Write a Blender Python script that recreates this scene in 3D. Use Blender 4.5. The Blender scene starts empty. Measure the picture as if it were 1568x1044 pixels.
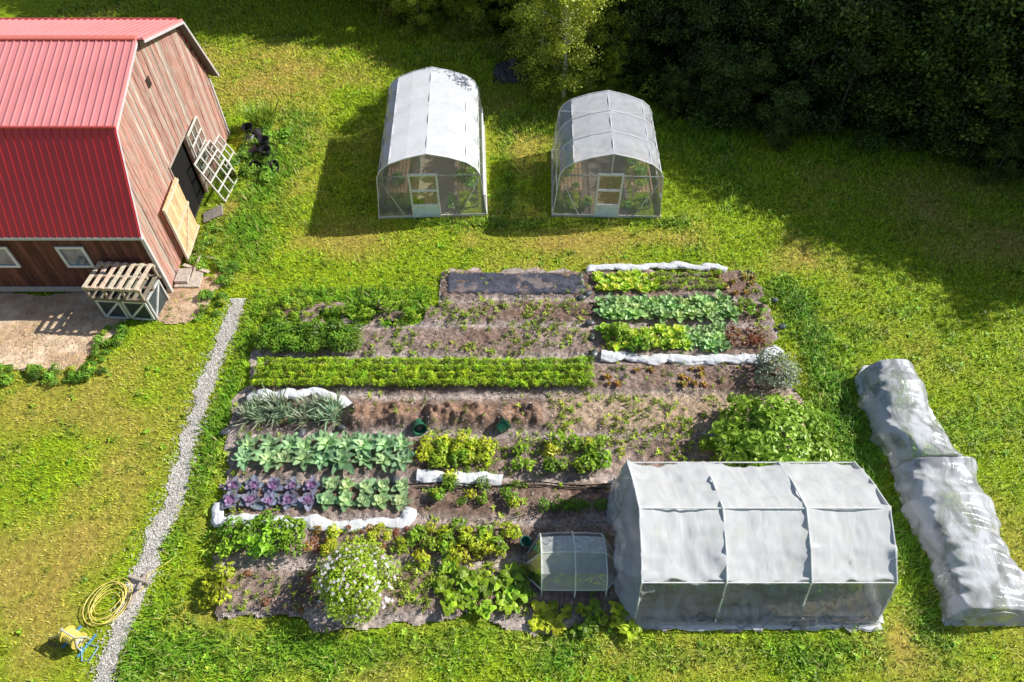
import bpy, math, random
import numpy as np
rng=np.random.default_rng(7); random.seed(3)
sc=bpy.context.scene
# ---------------------------------------------------------------- helpers
def link(o,parent=None):
    sc.collection.objects.link(o)
    if parent: o.parent=parent
    return o
def empty(name,loc=(0,0,0),rz=0):
    e=bpy.data.objects.new(name,None); e.location=loc; e.rotation_euler=(0,0,rz); e.empty_display_size=.3
    return link(e)
def mesh_np(name,V,F,mats,C=None,MI=None,smooth=False,parent=None,makeobj=True):
    me=bpy.data.meshes.new(name); n=F.shape[1]
    me.vertices.add(len(V)); me.vertices.foreach_set('co',np.ascontiguousarray(V,dtype=np.float32).ravel())
    me.loops.add(F.size); me.loops.foreach_set('vertex_index',np.ascontiguousarray(F,dtype=np.int32).ravel())
    me.polygons.add(len(F)); me.polygons.foreach_set('loop_start',np.arange(0,F.size,n,dtype=np.int32))
    if not isinstance(mats,(list,tuple)): mats=[mats]
    for m in mats: me.materials.append(m)
    if MI is not None: me.polygons.foreach_set('material_index',np.ascontiguousarray(MI,dtype=np.int32))
    me.polygons.foreach_set('use_smooth',np.full(len(F),smooth,dtype=bool))
    if C is not None:
        a=me.attributes.new('col','FLOAT_COLOR','POINT')
        c4=np.ones((len(V),4),dtype=np.float32); c4[:,:3]=np.clip(C,0,1)
        a.data.foreach_set('color',c4.ravel())
    me.update(calc_edges=True)
    if not makeobj: return me
    return link(bpy.data.objects.new(name,me),parent)
class Acc:
    def __init__(s): s.V=[];s.F=[];s.M=[];s.C=[]
    def add(s,V,F,m=0,c=(.5,.5,.5)):
        b=len(s.V); s.V+= [tuple(v) for v in V]; s.C+=[tuple(c)]*len(V)
        for f in F: s.F.append([b+i for i in f]); s.M.append(m)
    def hexa(s,P,m=0,c=(.5,.5,.5)):
        s.add(P,[(0,3,2,1),(4,5,6,7),(0,1,5,4),(1,2,6,5),(2,3,7,6),(3,0,4,7)],m,c)
    def box(s,x0,x1,y0,y1,z0,z1,m=0,c=(.5,.5,.5)):
        s.hexa([(x0,y0,z0),(x1,y0,z0),(x1,y1,z0),(x0,y1,z0),(x0,y0,z1),(x1,y0,z1),(x1,y1,z1),(x0,y1,z1)],m,c)
    def beam(s,a,b,w=.05,h=None,m=0,c=(.5,.5,.5),up=(0,0,1)):
        h=h or w; a=np.array(a,float); b=np.array(b,float); d=b-a; d/=np.linalg.norm(d)+1e-9
        u=np.array(up,float)
        if abs(d@u)>.98: u=np.array([1,0,0.])
        r=np.cross(d,u); r/=np.linalg.norm(r); u=np.cross(r,d)
        P=[]
        for p in (a,b):
            for sx,sy in ((-1,-1),(1,-1),(1,1),(-1,1)): P.append(p+r*sx*w/2+u*sy*h/2)
        s.hexa(P,m,c)
    def quad(s,P,m=0,c=(.5,.5,.5)): s.add(P,[tuple(range(len(P)))],m,c)
    def tube(s,pts,r,m=0,c=(.5,.5,.5),seg=8,closed=False):
        pts=[np.array(p,float) for p in pts]; n=len(pts); V=[];F=[]
        rr=r if hasattr(r,'__len__') else [r]*n
        for i,p in enumerate(pts):
            d=pts[(i+1)%n if closed else min(i+1,n-1)]-pts[i-1 if closed else max(i-1,0)]; d/=np.linalg.norm(d)+1e-9
            u=np.array([0,0,1.]) if abs(d[2])<.9 else np.array([1.,0,0])
            a=np.cross(d,u); a/=np.linalg.norm(a); b=np.cross(a,d)
            for k in range(seg):
                t=2*math.pi*k/seg; V.append(p+rr[i]*(math.cos(t)*a+math.sin(t)*b))
        for i in range(n if closed else n-1):
            j=(i+1)%n
            for k in range(seg): F.append((i*seg+k,i*seg+(k+1)%seg,j*seg+(k+1)%seg,j*seg+k))
        if not closed: F.append(tuple(range(seg))); F.append(tuple(range((n-1)*seg,n*seg)))
        s.add(V,F,m,c)
    def build(s,name,mats,parent=None,smooth=False):
        me=bpy.data.meshes.new(name); me.from_pydata(s.V,[],s.F)
        if not isinstance(mats,(list,tuple)): mats=[mats]
        for m in mats: me.materials.append(m)
        me.polygons.foreach_set('material_index',s.M)
        if smooth: me.polygons.foreach_set('use_smooth',[True]*len(s.F))
        a=me.attributes.new('col','FLOAT_COLOR','POINT')
        c=np.ones((len(s.V),4),dtype=np.float32); c[:,:3]=np.array(s.C); a.data.foreach_set('color',c.ravel())
        me.update()
        return link(bpy.data.objects.new(name,me),parent)
_lat={}
def vn(x,y,s,seed=0):
    if seed not in _lat: _lat[seed]=np.random.default_rng(100+seed).random((256,256))
    L=_lat[seed]; x=np.asarray(x)/s+500; y=np.asarray(y)/s+500
    xi=np.floor(x).astype(int); yi=np.floor(y).astype(int); fx=x-xi; fy=y-yi
    fx=fx*fx*(3-2*fx); fy=fy*fy*(3-2*fy); g=lambda a,b:L[a%256,b%256]
    return (g(xi,yi)*(1-fx)+g(xi+1,yi)*fx)*(1-fy)+(g(xi,yi+1)*(1-fx)+g(xi+1,yi+1)*fx)*fy
def fbm(x,y,s,seed=0,o=4):
    r=0;a=.5;t=0
    for i in range(o): r=r+a*vn(x,y,s,seed+i); t+=a; a*=.5; s*=.5
    return r/t
def sm(a,b,x): t=np.clip((x-a)/(b-a),0,1); return t*t*(3-2*t)
def lerp(a,b,t): 
    t=np.asarray(t)[...,None]; return np.array(a)*(1-t)+np.array(b)*t
# ---------------------------------------------------------------- materials
def newmat(name):
    m=bpy.data.materials.new(name); m.use_nodes=True; nt=m.node_tree; nt.nodes.clear()
    return m,nt,nt.nodes,nt.links
def upnormal(N,L,src,k):
    v1=N.new('ShaderNodeVectorMath'); v1.operation='SCALE'; v1.inputs['Scale'].default_value=1-k; L.new(src,v1.inputs[0])
    v2=N.new('ShaderNodeVectorMath'); v2.operation='ADD'; v2.inputs[1].default_value=(0,0,k); L.new(v1.outputs[0],v2.inputs[0])
    v3=N.new('ShaderNodeVectorMath'); v3.operation='NORMALIZE'; L.new(v2.outputs[0],v3.inputs[0]); return v3.outputs[0]
def attr_mat(name,rough=.8,nscale=8,namt=.4,bump=0,bscale=30,metal=0,stretch=(1,1,1),trans=0,spec=.3,wear=None,wearthr=.55,upn=0):
    m,nt,N,L=newmat(name)
    out=N.new('ShaderNodeOutputMaterial'); bs=N.new('ShaderNodeBsdfPrincipled')
    at=N.new('ShaderNodeAttribute'); at.attribute_name='col'
    tc=N.new('ShaderNodeTexCoord'); mp=N.new('ShaderNodeMapping'); mp.inputs['Scale'].default_value=stretch
    L.new(tc.outputs['Object'],mp.inputs[0])
    nz=N.new('ShaderNodeTexNoise'); nz.inputs['Scale'].default_value=nscale; nz.inputs['Detail'].default_value=6
    L.new(mp.outputs[0],nz.inputs['Vector'])
    mr=N.new('ShaderNodeMapRange'); mr.inputs['From Min'].default_value=.3; mr.inputs['From Max'].default_value=.7
    mr.inputs['To Min'].default_value=1-namt; mr.inputs['To Max'].default_value=1+namt; L.new(nz.outputs['Fac'],mr.inputs[0])
    vm=N.new('ShaderNodeVectorMath'); vm.operation='SCALE'; L.new(at.outputs['Color'],vm.inputs[0]); L.new(mr.outputs[0],vm.inputs['Scale'])
    col=vm.outputs[0]
    if wear:
        n2=N.new('ShaderNodeTexNoise'); n2.inputs['Scale'].default_value=nscale*.8; n2.inputs['Detail'].default_value=8; n2.inputs['Roughness'].default_value=.7
        L.new(mp.outputs[0],n2.inputs['Vector'])
        r2=N.new('ShaderNodeMapRange'); r2.inputs['From Min'].default_value=wearthr-.05; r2.inputs['From Max'].default_value=wearthr+.07; L.new(n2.outputs['Fac'],r2.inputs[0])
        mx=N.new('ShaderNodeMix'); mx.data_type='RGBA'; L.new(r2.outputs[0],mx.inputs[0]); L.new(col,mx.inputs[6]); mx.inputs[7].default_value=(*wear,1); col=mx.outputs[2]
    L.new(col,bs.inputs['Base Color']); bs.inputs['Roughness'].default_value=rough; bs.inputs['Metallic'].default_value=metal
    bs.inputs['Specular IOR Level'].default_value=spec
    if upn:
        ge=N.new('ShaderNodeNewGeometry'); L.new(upnormal(N,L,ge.outputs['Normal'],upn),bs.inputs['Normal'])
    if bump:
        n3=N.new('ShaderNodeTexNoise'); n3.inputs['Scale'].default_value=bscale; n3.inputs['Detail'].default_value=5; L.new(mp.outputs[0],n3.inputs['Vector'])
        bp=N.new('ShaderNodeBump'); bp.inputs['Strength'].default_value=bump; bp.inputs['Distance'].default_value=.05
        L.new(n3.outputs['Fac'],bp.inputs['Height']); L.new(bp.outputs[0],bs.inputs['Normal'])
    if trans:
        tr=N.new('ShaderNodeBsdfTranslucent'); L.new(col,tr.inputs[0]); ms=N.new('ShaderNodeMixShader'); ms.inputs[0].default_value=trans
        L.new(bs.outputs[0],ms.inputs[1]); L.new(tr.outputs[0],ms.inputs[2]); L.new(ms.outputs[0],out.inputs[0])
    else: L.new(bs.outputs[0],out.inputs[0])
    return m
M_leaf=attr_mat('leaf',rough=.42,nscale=5,namt=.2,trans=.25,spec=.45,upn=.3)
M_tree=attr_mat('tree_leaf',rough=.4,nscale=2,namt=.2,trans=.22,spec=.55,upn=.15)
M_grass=attr_mat('grass_blades',rough=.6,nscale=1.5,namt=.15,trans=.15,spec=.3,upn=.65)
M_bark=attr_mat('bark',rough=.9,nscale=12,namt=.4)
M_lawn=attr_mat('lawn_ground',rough=.95,nscale=6,namt=.4,bump=.5,bscale=25,spec=.1)
M_soil=attr_mat('soil',rough=.95,nscale=11,namt=.45,bump=.8,bscale=40,spec=.1)
M_dirt=attr_mat('bare_dirt',rough=.95,nscale=3,namt=.25,bump=.4,bscale=18,spec=.1)
M_gravel=attr_mat('gravel',rough=.9,nscale=40,namt=.3,bump=.8,bscale=60,spec=.2)
M_wood=attr_mat('weathered_red_boards',rough=.85,nscale=6,namt=.35,stretch=(3,3,.35),wear=(.53,.41,.34),wearthr=.53,bump=.3,bscale=20)
M_darkwood=attr_mat('dark_boards',rough=.85,nscale=5,namt=.4,stretch=(3,3,.35),bump=.3)
M_metal=attr_mat('painted_metal_roof',rough=.36,nscale=.8,namt=.07,spec=.6)
M_paint=attr_mat('painted_wood',rough=.6,nscale=10,namt=.12)
M_plainwood=attr_mat('raw_wood',rough=.8,nscale=6,namt=.25,stretch=(2,2,.5))
M_plast=attr_mat('plastic',rough=.35,nscale=6,namt=.2,spec=.5,bump=.2,bscale=10)
M_cloth=attr_mat('row_cover_cloth',rough=.8,nscale=8,namt=.06,trans=.12,bump=.5,bscale=10)
def film(name,opac,col=(.9,.9,.93),bscale=6,bstr=.25,vari=.08,stretch=(1,1,1),tl_=.25,thr=(.3,.7),upn=.3,vscale=2.2,grough=.2):
    m,nt,N,L=newmat(name)
    out=N.new('ShaderNodeOutputMaterial'); tc=N.new('ShaderNodeTexCoord'); mp=N.new('ShaderNodeMapping'); mp.inputs['Scale'].default_value=stretch
    L.new(tc.outputs['Object'],mp.inputs[0])
    nz=N.new('ShaderNodeTexNoise'); nz.inputs['Scale'].default_value=bscale; nz.inputs['Detail'].default_value=4; nz.inputs['Distortion'].default_value=1.5; L.new(mp.outputs[0],nz.inputs['Vector'])
    bp=N.new('ShaderNodeBump'); bp.inputs['Strength'].default_value=bstr; bp.inputs['Distance'].default_value=.08; L.new(nz.outputs['Fac'],bp.inputs['Height'])
    df=N.new('ShaderNodeBsdfDiffuse'); df.inputs[0].default_value=(*col,1); L.new(upnormal(N,L,bp.outputs[0],upn),df.inputs['Normal'])
    tl=N.new('ShaderNodeBsdfTranslucent'); tl.inputs[0].default_value=(*col,1)
    m1=N.new('ShaderNodeMixShader'); m1.inputs[0].default_value=tl_; L.new(df.outputs[0],m1.inputs[1]); L.new(tl.outputs[0],m1.inputs[2])
    gl=N.new('ShaderNodeBsdfGlossy'); gl.inputs['Roughness'].default_value=grough; L.new(bp.outputs[0],gl.inputs['Normal'])
    lw=N.new('ShaderNodeFresnel'); lw.inputs['IOR'].default_value=1.45; L.new(bp.outputs[0],lw.inputs['Normal'])
    tp=N.new('ShaderNodeBsdfTransparent'); tp.inputs[0].default_value=(.99,.99,.99,1)
    n2=N.new('ShaderNodeTexNoise'); n2.inputs['Scale'].default_value=vscale; n2.inputs['Detail'].default_value=5; n2.inputs['Distortion'].default_value=1; L.new(mp.outputs[0],n2.inputs['Vector'])
    mr=N.new('ShaderNodeMapRange'); mr.inputs['From Min'].default_value=thr[0]; mr.inputs['From Max'].default_value=thr[1]
    mr.inputs['To Min'].default_value=max(0,opac-vari); mr.inputs['To Max'].default_value=min(1,opac+vari); L.new(n2.outputs['Fac'],mr.inputs[0])
    m3=N.new('ShaderNodeMixShader'); L.new(mr.outputs[0],m3.inputs[0]); L.new(tp.outputs[0],m3.inputs[1]); L.new(m1.outputs[0],m3.inputs[2])
    m2=N.new('ShaderNodeMixShader'); L.new(lw.outputs[0],m2.inputs[0]); L.new(m3.outputs[0],m2.inputs[1]); L.new(gl.outputs[0],m2.inputs[2])
    L.new(m2.outputs[0],out.inputs[0]); return m
F_roof1=film('film_roof_white',.92,(.98,.98,1.0),vari=.06,tl_=.04,upn=.66)
F_roof2=film('film_roof_clear',.62,(.94,.95,1.0),tl_=.05,upn=.72)
F_wall=film('film_wall',.38,(1,1,.96),tl_=.15,upn=.8,vari=.12)
F_tunnel=film('film_tunnel',.78,(1,1,1),bscale=3,bstr=.2,stretch=(1.6,.6,.6),tl_=.03,upn=.70,vari=.09,grough=.25)
F_tunfront=film('film_tunnel_wall',.50,(1,1,.96),bscale=3,bstr=.25,stretch=(1.6,.6,.6),tl_=.10,upn=.78,vari=.14,grough=.25,thr=(.38,.62))
F_cold=film('film_cold_frame',.55,(.98,1,.92),upn=.75,tl_=.08)
F_net=film('insect_net',.60,(.95,.96,1.0),bscale=5,bstr=.2,vari=.26,stretch=(1.6,.7,1),thr=(.40,.60),upn=.65,vscale=1.5,tl_=.06)
mg,nt,N,L=newmat('window_glass'); o_=N.new('ShaderNodeOutputMaterial'); g_=N.new('ShaderNodeBsdfGlossy'); g_.inputs['Roughness'].default_value=.05; t_=N.new('ShaderNodeBsdfTransparent'); t_.inputs[0].default_value=(.75,.8,.8,1)
x_=N.new('ShaderNodeMixShader'); x_.inputs[0].default_value=.15; L.new(t_.outputs[0],x_.inputs[1]); L.new(g_.outputs[0],x_.inputs[2]); L.new(x_.outputs[0],o_.inputs[0]); M_glass=mg
WHITE=(.88,.88,.9)
# ---------------------------------------------------------------- world, sun, camera
sx,sy=1.35,.40
elev=math.atan(1/math.hypot(sx,sy))
w=bpy.data.worlds.new("World"); sc.world=w; w.use_nodes=True; nt=w.node_tree
bg=nt.nodes['Background']; sky=nt.nodes.new('ShaderNodeTexSky'); sky.sky_type='NISHITA'; sky.sun_disc=False
sky.sun_elevation=elev; sky.sun_rotation=math.atan2(sx,sy); bg.inputs[1].default_value=.085
nt.links.new(sky.outputs[0],bg.inputs[0])
sl=bpy.data.lights.new('sun','SUN'); sl.energy=5; sl.angle=math.radians(.5); sl.color=(1,.98,.92)
so=bpy.data.objects.new('sun',sl); link(so)
from mathutils import Vector
so.rotation_euler=Vector((sx,sy,1)).to_track_quat('Z','Y').to_euler(); so.location=(20,8,30)
cd=bpy.data.cameras.new('camera'); cd.lens=24; cd.sensor_width=36; cd.clip_end=1000; cd.clip_start=.1
co=bpy.data.objects.new('camera',cd); co.location=(0,0,17); co.rotation_euler=(math.radians(40),0,0); link(co); sc.camera=co
sc.view_settings.view_transform='Standard'; sc.view_settings.look='None'; sc.view_settings.exposure=0
# ---------------------------------------------------------------- land cover functions
def in_garden(x,y):
    e=(fbm(x,y,.9,11,5)-.5)*1.5
    left=np.interp(y,[5.3,7,10.8,13.6,16],[-7.2,-7.7,-8.15,-8.1,-8.0])+e
    right=np.interp(y,[5.3,9.3,9.9,12.0,12.3,17.5],[8.9,8.9,8.7,8.8,8.6,8.7])+e
    top=np.where(x<-2.5,15.85,17.5)+e*.7; bot=5.3+e*.7
    weedy=(fbm(x,y,.45,15)>.53)&(y>14.9)&(x<-2.9)
    return (x>left)&(x<right)&(y>bot)&(y<top)&~weedy
DRY=[(1.6,19.0,1.8,.5,.9),(5,19.3,1.6,.4,.7),(10.4,18.2,1.5,.9,.9),(-11.3,30,2.6,1,.8),(-9.5,31.5,2,.8,.6),(-14,11.6,2.4,1.4,.6),(-11.6,6.8,1.6,2.5,.6),(4.2,4.5,1.6,.6,.8),(-3,4.3,1,.4,.6),
     (-11,20.8,.5,.7,1),(.5,24,.9,2,.6),(19,19,2.5,1.2,.5),(12,15,1.5,1.5,.35),(-11,9,1,4,.4),(9.3,4.7,.8,.7,.9),(-7,19,2.5,.6,.4),(12.8,9,.8,3,.4),(-13,33,4,2,.5),(-10,17.3,.9,.6,.4)]
def dryf(x,y):
    d=(fbm(x,y,3.2,21)-.5)*1.6+(fbm(x,y,.8,26)-.5)*.9+.06
    for a,b,rx,ry,k in DRY: d=d+k*np.exp(-((x-a)/rx)**2-((y-b)/ry)**2)*(.6+.8*fbm(x,y,.6,31))
    return np.clip(d,0,1)
def lushf(x,y):
    l=np.maximum(np.exp(-((x-(9.9-.05*(y-10)))/.8)**2)*sm(3,5,y)*(1-sm(16.5,18,y)),np.exp(-((x+8.65)/.4)**2)*(1-sm(15.5,17,y)))
    l=np.maximum(l,.8*np.exp(-((y-4.75)/.6)**2)*(np.abs(x)<9))
    l=np.maximum(l,.95*np.exp(-((x+9.9)/1.1)**2)*sm(17,18,y)*(1-sm(26,29,y)))
    l=np.maximum(l,.7*np.exp(-((x+.2)/.5)**2)*sm(20,21,y)*(1-sm(27,29,y)))
    l=np.maximum(l,.9*np.exp(-((y-27.2)/2.0)**2)*sm(-1,1,x))
    l=np.maximum(l,.85*np.exp(-((y-20.1)/.3)**2)*(x>-6)*(x<6.3))
    l=np.maximum(l,.7*((x<-2.9)&(y>14.8)&(y<16.6)&(x>-9)))
    return np.clip(l*(.55+fbm(x,y,.9,41))+(fbm(x,y,2.2,45)-.55)*1.7+(fbm(x,y,.6,48)-.59)*1.2,0,1)
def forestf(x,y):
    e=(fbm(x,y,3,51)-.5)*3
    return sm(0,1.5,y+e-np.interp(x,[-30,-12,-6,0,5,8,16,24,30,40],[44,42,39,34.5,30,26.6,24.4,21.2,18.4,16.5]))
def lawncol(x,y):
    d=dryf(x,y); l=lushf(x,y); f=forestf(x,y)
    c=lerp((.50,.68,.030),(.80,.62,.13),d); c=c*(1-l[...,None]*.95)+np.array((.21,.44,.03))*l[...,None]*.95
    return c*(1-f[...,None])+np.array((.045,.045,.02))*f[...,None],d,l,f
# ---------------------------------------------------------------- ground sheet
xs=np.concatenate([[-400,-200,-100,-60],np.arange(-36,36.1,.25),[60,100,200,400]]); ys=np.concatenate([[-400,-100,-30],np.arange(-5,52,.25),[80,150,400]])
X,Y=np.meshgrid(xs,ys); nx=len(xs); ny=len(ys)
c,d,l,f=lawncol(X,Y)
idx=np.arange(nx*ny).reshape(ny,nx)
def gridF(idx): return np.stack([idx[:-1,:-1],idx[:-1,1:],idx[1:,1:],idx[1:,:-1]],-1).reshape(-1,4)
V=np.stack([X,Y,np.zeros_like(X)],-1).reshape(-1,3)
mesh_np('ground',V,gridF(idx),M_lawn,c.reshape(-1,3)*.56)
# ---------------------------------------------------------------- garden soil
BEDS=[(16.2,17.4,-2.4,8.6),(15.0,15.95,-8.0,8.6),(13.65,14.75,-8,8.5),(12.2,13.25,-7.9,8.4),(10.8,11.9,-8,8.5),(9.35,10.55,-7.8,6),(8.1,9.1,-7.7,2.8),(6.95,7.85,-7.6,2.8),(5.55,6.65,-7.2,2.9)]
def soilh(x,y):
    b=0; yw=y+.12*(fbm(x,y,.8,63)-.5)*2
    for y0,y1,x0,x1 in BEDS: b=np.maximum(b,sm(y0-.14,y0+.14,yw)*(1-sm(y1-.14,y1+.14,yw))*sm(x0-.2,x0+.1,x)*(1-sm(x1-.1,x1+.2,x)))
    h=.02+.10*b+.10*(fbm(x,y,.35,61)-.4)+.06*(vn(x,y,.09,66)-.5)
    ym=11.3+.1*(vn(x,0*x,.8,69)-.5)
    m=np.exp(-((y-ym)/.36)**4)*sm(-5,-4.6,x)*(1-sm(.6,1.1,x))
    h=h+m*(.10+.30*vn(x,y*.5,.26,71)*(.5+vn(x,y,.12,73)))
    return h,b,m
st=.05
gx=np.arange(-8.9,9.6,st); gy=np.arange(4.8,18.1,st); X,Y=np.meshgrid(gx,gy); idx=np.arange(X.size).reshape(X.shape)
h,b,m=soilh(X,Y); ins=in_garden(X,Y)
c=lerp((.60,.49,.44),(.31,.205,.155),np.clip(b*.85+(fbm(X,Y,1.1,83)-.5)*1.0,0,1)); c=c*(.5+1.0*fbm(X,Y,.35,81))[...,None]
tan=sm(.9,1.6,X)*sm(10.6,11,Y)*(1-sm(12,12.3,Y)); c=c*(1-tan[...,None]*.8)+np.array((.64,.47,.32))*tan[...,None]*.8
c=c*(1-m[...,None])+np.array((.36,.22,.15))*m[...,None]*(.6+.8*fbm(X,Y,.2,85))[...,None]
F=gridF(idx); keep=ins.reshape(-1)[F].all(1); F=F[keep]
mesh_np('garden_soil',np.stack([X,Y,np.maximum(h,-.0)+.006],-1).reshape(-1,3),F,M_soil,c.reshape(-1,3),smooth=True)
def flat_patch(name,poly,mat,col,z=.008,st=.06,seed=90,lump=.03):
    P=np.array(poly); x0,y0=P.min(0)-.3; x1,y1=P.max(0)+.3
    X,Y=np.meshgrid(np.arange(x0,x1,st),np.arange(y0,y1,st))
    def pip(x,y):
        ee=(fbm(x,y,.6,seed,5)-.5)*1.1; x=x+ee; y=y+ee
        ins=np.zeros(x.shape,bool); n=len(P)
        for i in range(n):
            xa,ya=P[i]; xb,yb=P[(i+1)%n]
            if ya==yb: continue
            cnd=((ya>y)!=(yb>y))&(x<(xb-xa)*(y-ya)/(yb-ya)+xa); ins^=cnd
        return ins
    I=pip(X,Y); idx=np.arange(X.size).reshape(X.shape); F=gridF(idx); F=F[I.reshape(-1)[F].all(1)]
    Z=z+lump*fbm(X,Y,.3,seed+4); t_=fbm(X,Y,.9,seed+8); C=lerp(np.array(col)*np.array([.68,.58,.48]),col,np.clip((t_-.3)*2.5,0,1))
    mesh_np(name,np.stack([X,Y,Z],-1).reshape(-1,3),F,mat,C.reshape(-1,3),smooth=True)
    return pip
pip1=flat_patch('bare_yard',[(-24,16.6),(-12.9,16.4),(-12.9,15.0),(-13.2,14.2),(-13.6,13.0),(-15,12.9),(-24,12.9)],M_dirt,(1.0,.77,.55))
pip2=flat_patch('chip_pad',[(-11.9,17.4),(-10.5,17.4),(-10.3,15.8),(-10.6,15.1),(-12.3,15.1),(-12,16.6)],M_dirt,(.92,.70,.52),seed=120)
pathx=lambda y:-9.3+.07*np.sin(y*.9)+.03*np.sin(y*2.3)-.12*sm(9,16,y)
py=np.arange(2,16.2,.04); pw=np.linspace(-.23,.23,13); Yp,Wp=np.meshgrid(py,pw,indexing='ij')
ew=1+.9*(fbm(Yp,Wp*0+np.sign(Wp)*3,.3,131,5)-.5)*2*(np.abs(Wp)>.12)
Xp=pathx(Yp)+Wp*ew; idx=np.arange(Xp.size).reshape(Xp.shape)
Cp=np.array((.92,.85,.76))*(.65+.5*rng.random(Xp.shape))[...,None]*(.8+.4*fbm(Xp,Yp,.4,135))[...,None]
mesh_np('gravel_path',np.stack([Xp,Yp,.012+.02*rng.random(Xp.shape)],-1).reshape(-1,3),gridF(idx)[:,::-1],M_gravel,Cp.reshape(-1,3))
# ---------------------------------------------------------------- leaf primitives
def unit(v): return v/(np.linalg.norm(v,axis=-1,keepdims=True)+1e-9)
def diamonds(c,n,size,asp=.5):
    r=unit(rng.normal(size=c.shape)); a=unit(np.cross(n,r)); b=unit(np.cross(n,a)); s=np.asarray(size).reshape(-1,1)/2
    V=np.stack([c-a*s,c+b*s*asp+unit(n)*s*.15,c+a*s,c-b*s*asp+unit(n)*s*.15],1).reshape(-1,3)
    return V,np.arange(len(V)).reshape(-1,4)
V,F=diamonds(np.stack([-16.5+7*rng.random(6000),12.8+4.4*rng.random(6000),.035+.01*rng.random(6000)],-1),unit(rng.normal(size=(6000,3))*.2+np.array([0,0,1.])),.06+.12*rng.random(6000),.12)
cc_=V.reshape(-1,4,3).mean(1); k=(pip1(cc_[:,0],cc_[:,1])|pip2(cc_[:,0],cc_[:,1]))
V=V.reshape(-1,4,3)[k].reshape(-1,3); mesh_np('straw_litter',V,np.arange(len(V)).reshape(-1,4),M_soil,np.repeat(lerp((.98,.84,.6),(.6,.44,.28),rng.random(k.sum())),4,0))
n=5000; yy=3+rng.random(n)*13.1; xx=pathx(yy)+rng.normal(size=n)*.2
V,F=diamonds(np.stack([xx,yy,.035+0*xx],-1),unit(rng.normal(size=(n,3))*.3+np.array([0,0,1.])),.03+.03*rng.random(n),.8)
mesh_np('path_stones',V,F,M_gravel,np.repeat(np.array((.92,.87,.80))*(.6+.55*rng.random((n,1))),4,0))
def bush(n,R,H,size,col,asp=.55,lob=7):
    d=unit(rng.normal(size=(n,3))); d[:,2]=np.abs(d[:,2])*1.0-.15; d=unit(d)
    ld=unit(rng.normal(size=(lob,3))); ld[:,2]=np.abs(ld[:,2]); bumps=np.max(np.clip(d@ld.T,0,1)**6,1)
    r=(.45+.55*rng.random(n)**.6)*(.58+.55*bumps)
    c=d*r[:,None]*np.array([R,R,H*.55])+np.array([0,0,H*.42])
    V,F=diamonds(c,unit(d*.8+rng.normal(size=(n,3))*.6+np.array([0,0,.6])),size*(.6+.8*rng.random(n)),asp)
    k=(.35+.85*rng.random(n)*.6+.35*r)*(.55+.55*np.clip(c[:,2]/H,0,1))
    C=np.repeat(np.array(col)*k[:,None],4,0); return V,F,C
def leafg(L,W,a0,a1,az,cup=.25,ns=4,wav=.0):
    s=np.linspace(0,1,ns+1); ang=a0+(a1-a0)*s; dr=L/ns*np.cos(ang); dz=L/ns*np.sin(ang)
    r=np.concatenate([[0],np.cumsum(dr[:-1])]); z=np.concatenate([[0],np.cumsum(dz[:-1])])
    wd=W/2*np.sin(np.pi*np.clip(.06+.88*s**.85,0,1))**.7; V=[]
    for i in range(ns+1):
        for t in (-1,0,1):
            V.append((r[i],t*wd[i],z[i]+abs(t)*cup*wd[i]+wav*rng.normal()*wd[i]))
    V=np.array(V); ca,sa=math.cos(az),math.sin(az); V=np.stack([V[:,0]*ca-V[:,1]*sa,V[:,0]*sa+V[:,1]*ca,V[:,2]],-1)
    F=[(i*3+j,i*3+j+1,i*3+j+4,i*3+j+3) for i in range(ns) for j in (0,1)]
    return V,np.array(F)
def join(parts):
    Vs,Fs,Cs=[],[],[];o=0
    for V,F,C in parts: Vs.append(V);Fs.append(F+o);Cs.append(C);o+=len(V)
    return np.concatenate(Vs),np.concatenate(Fs),np.concatenate(Cs)
def rosette(n,L,W,aout,ain,co,ci,cup=.25,curl=-.5,wav=.12,z0=.02,Lin=.5,head=0):
    P=[]
    for i in range(n):
        f=i/(n-1); az=i*2.4+rng.normal()*.15; a=aout+(ain-aout)*f
        V,F=leafg(L*(1-f*(1-Lin))*(.85+.3*rng.random()),W*(1-f*(1-Lin)),a,a+curl,az,cup,4,wav)
        V=V+np.array([0,0,z0+f*.05]); c=np.array(co)*(1-f)+np.array(ci)*f
        k=np.ones(len(V)); k[1::3]=1.35
        P.append((V,F,c*(.7+.55*rng.random())*k[:,None]))
    if head:
        u=np.linspace(0,2*np.pi,9)[:-1]; vv=np.linspace(.1,np.pi*.5,4); V=[];F=[]
        for b_ in vv:
            for a_ in u: V.append((head*math.sin(b_)*math.cos(a_),head*math.sin(b_)*math.sin(a_),z0+head*.7+head*math.cos(b_)*.9))
        for i in range(3):
            for j in range(8): F.append((i*8+j,(i+1)*8+j,(i+1)*8+(j+1)%8,i*8+(j+1)%8))
        P.append((np.array(V),np.array(F),np.tile(np.array(ci)*1.1,(len(V),1))))
    return join(P)
def tuft(n,H,w,col,spread=.6):
    P=[]; az=rng.random(n)*6.28; ln=H*(.6+.6*rng.random(n)); tl=spread*rng.random(n)
    for i in range(n):
        d=np.array([math.cos(az[i])*math.sin(tl[i]),math.sin(az[i])*math.sin(tl[i]),math.cos(tl[i])]); sd=np.array([-math.sin(az[i]),math.cos(az[i]),0])*w/2
        b0=rng.normal(size=3)*.03; b0[2]=0; m_=b0+d*ln[i]*.6; t_=b0+d*ln[i]+np.array([d[0],d[1],-.3])*ln[i]*.3*rng.random()
        V=np.array([b0-sd,b0+sd,m_+sd,m_-sd,t_+sd*.2,t_-sd*.2]); P.append((V,np.array([(0,1,2,3),(3,2,4,5)]),np.tile(np.array(col)*(.6+.7*rng.random()),(6,1))))
    return join(P)
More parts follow.
